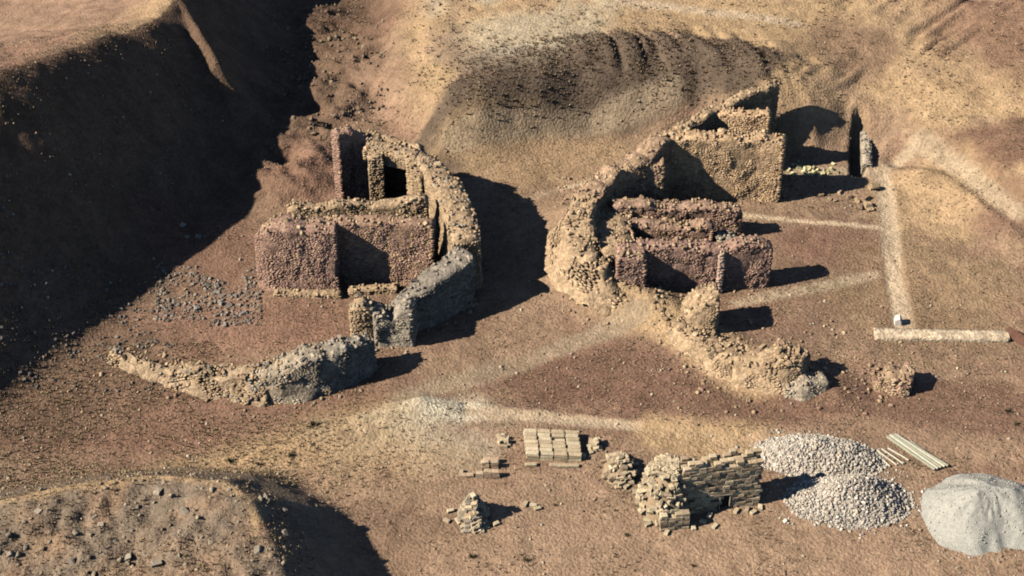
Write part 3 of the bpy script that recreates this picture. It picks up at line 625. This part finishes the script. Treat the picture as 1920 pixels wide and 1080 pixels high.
# --- sand heap
x, y, z = at(1838, 972)
m, k = 110, 56; V = []; F = []
for j in range(k + 1):
    rr = j/k
    for i in range(m):
        a = 6.283*i/m; u, v = rr*math.cos(a)*6.0, rr*math.sin(a)*4.8
        V.append((u, v, 0))
V = np.array(V, float); rad = np.hypot(V[:,0]/6.0, V[:,1]/4.8); ang = np.arctan2(V[:,1], V[:,0])
rip = fbm(V[:,0]*.5 + 3, V[:,1]*.28, 5, 4)*.55 + fbm(V[:,0]*1.4, V[:,1]*1.0, 6, 3)*.13
ed = 1 + .10*fbm(np.cos(ang)*2, np.sin(ang)*2, 3, 2)
V[:,0] *= ed; V[:,1] *= ed
pk = polydist(V[:,0], V[:,1], np.array([(-.6,.2),(.6,.7),(2.2,.5)]))[0]; V[:,2] = smax(2.9 - .66*pk + .34*fbm(np.arctan2(V[:,1] - .5, V[:,0] - .6)*3.0, pk*.3, 4, 3)*sstep(0, 1.5, pk) + rip*.5 + .07*fbm(V[:,0]*2.6, V[:,1]*2.6, 9, 3), -.06*rad + 0*pk, .35)*(1 - sstep(.93, 1, rad)) - .1*sstep(.93, 1, rad) + T(x + V[:,0], y + V[:,1]) - z - .08
for j in range(k):
    for i in range(m): A, B = j*m + i, j*m + (i + 1) % m; F += [(A, A + m, B + m, B)]
sc_ = np.tile((.47,.46,.41), (len(V), 1))*(1 + .10*fbm(V[:,0], V[:,1], 8, 3))[:, None]
sc_ *= rng.uniform(.9, 1.1, (len(V), 1))
sh = link('sand_heap', new_mesh('sand_heap', V, np.array(F), sc_, True), M_SAND); sh.location = (x, y, z)
q_ = 420; a_ = rng.uniform(0, 6.283, q_); r_ = np.clip(np.abs(rng.normal(.75, .28, q_)), 0, 1.35); cx_, cy_ = np.cos(a_)*r_*5.3, np.sin(a_)*r_*4.3
ci_ = np.argmin((V[None,:,0] - cx_[:,None])**2 + (V[None,:,1] - cy_[:,None])**2, 1); cz_ = np.where(r_ < .97, V[ci_, 2], T(x + cx_, y + cy_) - z)
cl_ = link('clods', rocks_mesh('clods', np.stack([cx_, cy_, cz_ + .02], -1), rng.uniform(.04, .14, q_), np.array([[.54,.52,.45]])*rng.uniform(.8, 1.1, (q_, 1))), M_STONE, sh); cl_['kind'] = 'stuff'
tag(sh, 'big smooth pale grey-green sand heap at the right of the yard', 'sand heap')

# --- timber poles
def pole(p, q, w, h, c, lift, label, group):
    x0, y0, z0 = at(*p); x1, y1, z1 = at(*q); d = Vector((x1 - x0, y1 - y0, z1 - z0)); L_ = d.length
    m = 10; ring = []; V = []; F = []
    for j in range(m + 1):
        t_ = j/m; yv = .03*math.sin(t_*3 + p[0]); ta = 1 - .2*t_
        for i in range(8):
            a = 6.283*(i + .5)/8; V.append((t_*L_, yv + math.cos(a)*w*ta, math.sin(a)*h*ta))
    for j in range(m):
        for i in range(8): A, B = j*8 + i, j*8 + (i + 1) % 8; F.append((A, B, B + 8, A + 8))
    me = bpy.data.meshes.new('timber_pole'); me.from_pydata(V, [], F + [tuple(range(7, -1, -1)), tuple(range(m*8, m*8 + 8))]); me.update()
    o = link('timber_pole', me, M_WOOD); o.location = (x0, y0, z0 + lift); o.rotation_euler = d.to_track_quat('X', 'Z').to_euler(); o.color = (*c, 1)
    tag(o, label, 'pole', group)
WG, WL = (.36,.36,.27), (.56,.53,.42)
for i, (p, q) in enumerate([((1662,826),(1752,886)),((1667,824),(1758,884)),((1672,823),(1764,882)),((1677,822),(1770,881)),((1682,824),(1776,880))]):
    pole(p, q, .17, .12, WL if i % 2 else WG, .22, ['leftmost','second from left','middle','second from right','rightmost'][i] + ' long pole of the greenish bundle by the far stone pile', 'poles in the bundle')
for (p, q) in [((1706,832),(1778,878)),]:
    pole(p, q, .09, .09, WL, .10, 'thin pale pole lying apart on the right of the bundle', None)
for i, (p, q) in enumerate([((1624,858),(1650,884)),((1634,852),(1668,880)),((1652,848),(1692,876)),((1644,850),(1680,878)),((1664,846),(1702,870))]):
    pole(p, q, .08, .08, random.choice([WL, (.48,.42,.36)]), .15, ['leftmost','second from left','second from right','middle','rightmost'][i] + ' short thin pole lying left of the long bundle', 'short poles beside the bundle')

# --- stones around the right ruin
e = empty('stone_scatter', at(1515, 318), 'patch of yellowish stones on the ground right of the tall cross wall', 'stones')
for _ in range(34):
    px, py = random.gauss(1518, 22), random.gauss(319, 6); x, y, z = at(px, py)
    stone('stone', (x - e.location.x, y - e.location.y, z - e.location.z + .08), random.uniform(.25, .5), e, (.58,.52,.30))
for (a, b, s_) in [(1540,366,.5),(1556,372,.4),(1575,360,.5),(1592,368,.6),(1608,374,.5),(1622,372,.8),(1628,384,.8),(1612,388,.6),(1640,352,.9),(1632,392,.5),(1566,376,.4)]:
    x, y, z = at(a, b); tag(stone('fallen_block', (x, y, z + s_*.18), s_, None, random.choice(YEL), .2), 'weathered block lying at the right end of the dark wall shadow', 'stone', 'blocks fallen by the path')
x, y, z = at(1683, 604); tag(stone('marker_stone', (x, y, z + .35), .9, None, (.72,.66,.58), .1, (.8,.8,1.5)), 'upright whitish stone where the path meets the pale footing', 'stone')
# rusty sheet at the right edge
x, y, z = at(1906, 640); o = box_obj('rusty_sheet', (2.6, .9, .05), (x, y, z + .45), M_STONE_O, None, R(-50), (.13,.07,.05)); o.rotation_euler = (R(38), 0, R(-52))
tag(o, 'tilted rust-brown sheet at the right end of the pale footing', 'metal sheet')

# --- rocks on the slopes
def scatter(n, boxpx, test=None):
    out = []
    px = rng.uniform(boxpx[0], boxpx[2], n); py = rng.uniform(boxpx[1], boxpx[3], n)
    P = np.array([G(a, b) for a, b in zip(px, py)]); return P[:,0], P[:,1]
def rocks(name, boxpx, n, smin, smax, pal, label, cat, thr=-.1, freq=.35, test=None, sink=.1):
    X_, Y_ = scatter(n, boxpx); k = fbm(X_*freq, Y_*freq, n*.01, 3) > thr
    if test is not None: k &= test(X_, Y_)
    X_, Y_ = X_[k], Y_[k]; s_ = smin + (smax - smin)*rng.uniform(0, 1, len(X_))**2.5
    Z_ = T(X_, Y_) + s_*sink; p = np.array(pal)
    o = link(name, rocks_mesh(name, np.stack([X_, Y_, Z_], -1), s_, p[rng.integers(0, len(p), len(X_))]*rng.uniform(.75, 1.15, (len(X_), 1))), M_STONE)
    tag(o, label, cat, None, 'stuff')
nearm = lambda X_, Y_: (polydist(X_, Y_, MNP)[1] < 0) | (polydist(X_, Y_, MNP)[0] < 3)
rocks('mound_rocks', (-40,900,760,1240), 800, .07, .38, [(.34,.28,.20),(.30,.25,.19),(.38,.31,.22),(.38,.28,.19),(.26,.22,.17)], 'small weathered rocks covering the near mound', 'rocks', test=nearm, thr=-.25)
rocks('slope_rocks', (-20,540,330,720), 1300, .07, .34, [(.17,.15,.13),(.21,.185,.16),(.14,.12,.105)], 'grey rocks at the foot of the shaded hill', 'rocks')
rocks('rubble_field', (290,500,490,612), 1300, .08, .34, [(.27,.22,.18),(.33,.28,.225),(.21,.17,.14)], 'spill of grey rubble left of the red buttress', 'rocks', thr=-.3)
rocks('outcrop_rocks', (500,30,730,340), 900, .10, .5, [(.26,.19,.13),(.22,.165,.12),(.30,.23,.16)], 'brown broken rock of the outcrop behind the left ruin', 'rocks', thr=0)
rocks('pebbles', (0,230,1960,1100), 3200, .07, .26, [(.46,.36,.25),(.40,.30,.20),(.30,.21,.15),(.52,.44,.33)], 'small stones strewn over the whole site', 'pebbles', thr=-.05, freq=.15)
rocks('ruin_debris', (1040,330,1260,620), 700, .12, .42, YEL, 'pale debris on the talus of the curved rubble wall', 'rubble', thr=-.1)
rocks('wall_debris', (1240,600,1760,780), 600, .08, .36, YEL + RED[:2], 'fallen debris along the long rubble wall', 'rubble', thr=0)
def boulders(spots, label, group, pal, smin, smax):
    for (a, b) in spots:
        x, y = G(a, b); z = T1(x, y); s_ = random.uniform(smin, smax)
        tag(stone('boulder', (x, y, z + s_*.12), s_, None, random.choice(pal), .4), label, 'rock', group)
boulders([(random.uniform(0, 560), random.uniform(990, 1230)) for _ in range(22)], 'weathered grey boulder lying on the near mound', 'boulders on the near mound', [(.32,.27,.21),(.28,.24,.19),(.36,.30,.23)], .35, .7)
boulders([(random.gauss(400, 40), random.gauss(565, 16)) for _ in range(16)], 'angular grey boulder in the rubble spill left of the buttress', 'boulders in the rubble spill', [(.30,.27,.24),(.24,.22,.19)],   .3, .5)
for _p, _w in (((352,452), 'lowest'), ((345,440), 'uppermost'), ((372,446), 'rightmost')): boulders([_p], _w + ' of the three pale rocks at the edge of the hill shadow', 'rocks at the shadow edge', [(.38,.34,.28)], .35, .55)

# --- dry grass and scrub
def tufts(name, boxpx, n, hmin, hmax, pal, label, thr, freq=.3, zc=0, test=None):
    X_, Y_ = scatter(n, boxpx); k = fbm(X_*freq, Y_*freq, 40 + zc, 4) > thr + rng.normal(0, .22, n)
    if test is not None: k &= test(X_, Y_)
    X_, Y_ = X_[k], Y_[k]; m = len(X_); Z_ = T(X_, Y_); h = rng.uniform(hmin, hmax, m); B = 6
    a = rng.uniform(0, 6.283, (m, B)); sp = rng.uniform(.25, 1.0, (m, B))*h[:, None]; w = .22*h[:, None]*rng.uniform(.6, 1.4, (m, B))
    tipz = h[:, None]*rng.uniform(.5, 1, (m, B)); ca, sa = np.cos(a), np.sin(a)
    V = np.zeros((m, B, 3, 3))
    V[...,0,0] = X_[:,None] - sa*w; V[...,0,1] = Y_[:,None] + ca*w; V[...,0,2] = Z_[:,None] - .03
    V[...,1,0] = X_[:,None] + sa*w; V[...,1,1] = Y_[:,None] - ca*w; V[...,1,2] = Z_[:,None] - .03
    V[...,2,0] = X_[:,None] + ca*sp; V[...,2,1] = Y_[:,None] + sa*sp; V[...,2,2] = Z_[:,None] + tipz
    p = np.array(pal); c = p[rng.integers(0, len(p), m)]*rng.uniform(.7, 1.25, (m, 1)); c = np.repeat(c, B*3, 0)
    o = link(name, new_mesh(name, V.reshape(-1, 3), np.arange(m*B*3).reshape(-1, 3), c), M_GRASS); tag(o, label, 'grass', None, 'stuff')
DRY = [(.30,.20,.13),(.36,.25,.16),(.42,.31,.19),(.24,.16,.11),(.48,.37,.23)]
clear = lambda X_, Y_: ~((polydist(X_, Y_, GL([(1655,330),(1668,420),(1675,500),(1692,608)]))[0] < 1.3) | (polydist(X_, Y_, GL([(760,745),(960,680),(1190,603)]))[0] < 1.7) | (polydist(X_, Y_, GL([(1390,404),(1650,425)]))[0] < .5) | (polydist(X_, Y_, GL([(985,375),(1120,332)]))[0] < .5) | (polydist(X_, Y_, GL([(880,770),(1260,812),(1440,832)]))[0] < 1.0))
tufts('dry_grass', (-20,230,1960,800), 30000, .07, .22, DRY, 'low dry brown grass over the ground around the ruins', -.02, .22, 0, clear)
tufts('yard_grass', (560,790,1960,1120), 9000, .08, .24, DRY, 'sparse dead grass on the trodden yard', .18, .25, 3, clear)
tufts('slope_scrub', (760,40,1460,300), 12000, .12, .36, [(.17,.12,.085),(.21,.15,.10),(.26,.19,.125)], 'dark scrub on the gullied bank behind the ruins', -.25, .25, 5, lambda X_, Y_: (lambda P_: (P_[0]*P_[1] + rng.normal(0, 1.0, len(X_)) > .6) & (P_[0]*P_[1] + rng.normal(0, 1.5, len(X_)) < 8.5) & (X_ + rng.normal(0, 2.5, len(X_)) > -4))(polydist(X_, Y_, RIM)))
tufts('far_grass', (540,-160,1960,240), 9000, .12, .35, DRY, 'thin dry grass on the far slopes', .1, .2, 7)
tufts('valley_scrub', (-20,640,900,920), 13000, .08, .26, DRY + [(.34,.28,.16)], 'brown scrub in the hollow below the fallen wall', -.15, .25, 9, lambda X_, Y_: X_ + rng.normal(0, 4, len(X_)) < -17)
tufts('mound_grass', (-40,880,740,1240), 9000, .06, .22, DRY + [(.36,.30,.17)], 'dry grass between the rocks of the near mound', -.1, .3, 11, nearm)

# --- single dark shrubs
for i, (a, b, h_, where) in enumerate([(590,795,.8,'on the slope below the fallen wall'),(430,857,.6,'on the ochre bank, leftmost of three'),(485,862,.5,'on the ochre bank, middle of three'),(545,848,.6,'on the ochre bank, rightmost of three'),(1040,948,.35,'between the brick cone and the hut'),(1176,1004,.4,'below the hut heap'),(985,1052,.45,'near the lower edge, left of the yard middle'),(885,1046,.55,'below the lone brick cone'),(1300,1062,.35,'at the lower edge below the hut'),(1905,798,.5,'near the right edge above the poles'),(1890,775,.6,'at the right edge, above the other one')]):
    x, y, z = at(a, b); B = 70; V = []; F = []; r_ = random.Random(i)
    for k in range(B):
        an = r_.uniform(0, 6.283); el = r_.uniform(.3, 1.4); L_ = h_*r_.uniform(.5, 1); d = Vector((math.cos(an)*math.cos(el), math.sin(an)*math.cos(el), math.sin(el)*.8)); sd2 = Vector((-math.sin(an), math.cos(an), 0))*L_*.09
        o_ = d*L_*r_.uniform(0, .5); V += [o_ - sd2, o_ + sd2, o_ + d*L_*.7]; F.append((k*3, k*3 + 1, k*3 + 2))
    o = link('shrub', new_mesh('shrub', [v[:] for v in V], F, np.tile((.10,.085,.05), (len(V), 1))*rng.uniform(.7, 1.5, (len(V), 1))), M_GRASS); o.location = (x, y, z - .03)
    tag(o, 'small dark dry shrub ' + where, 'shrub', 'dark shrubs on open ground')
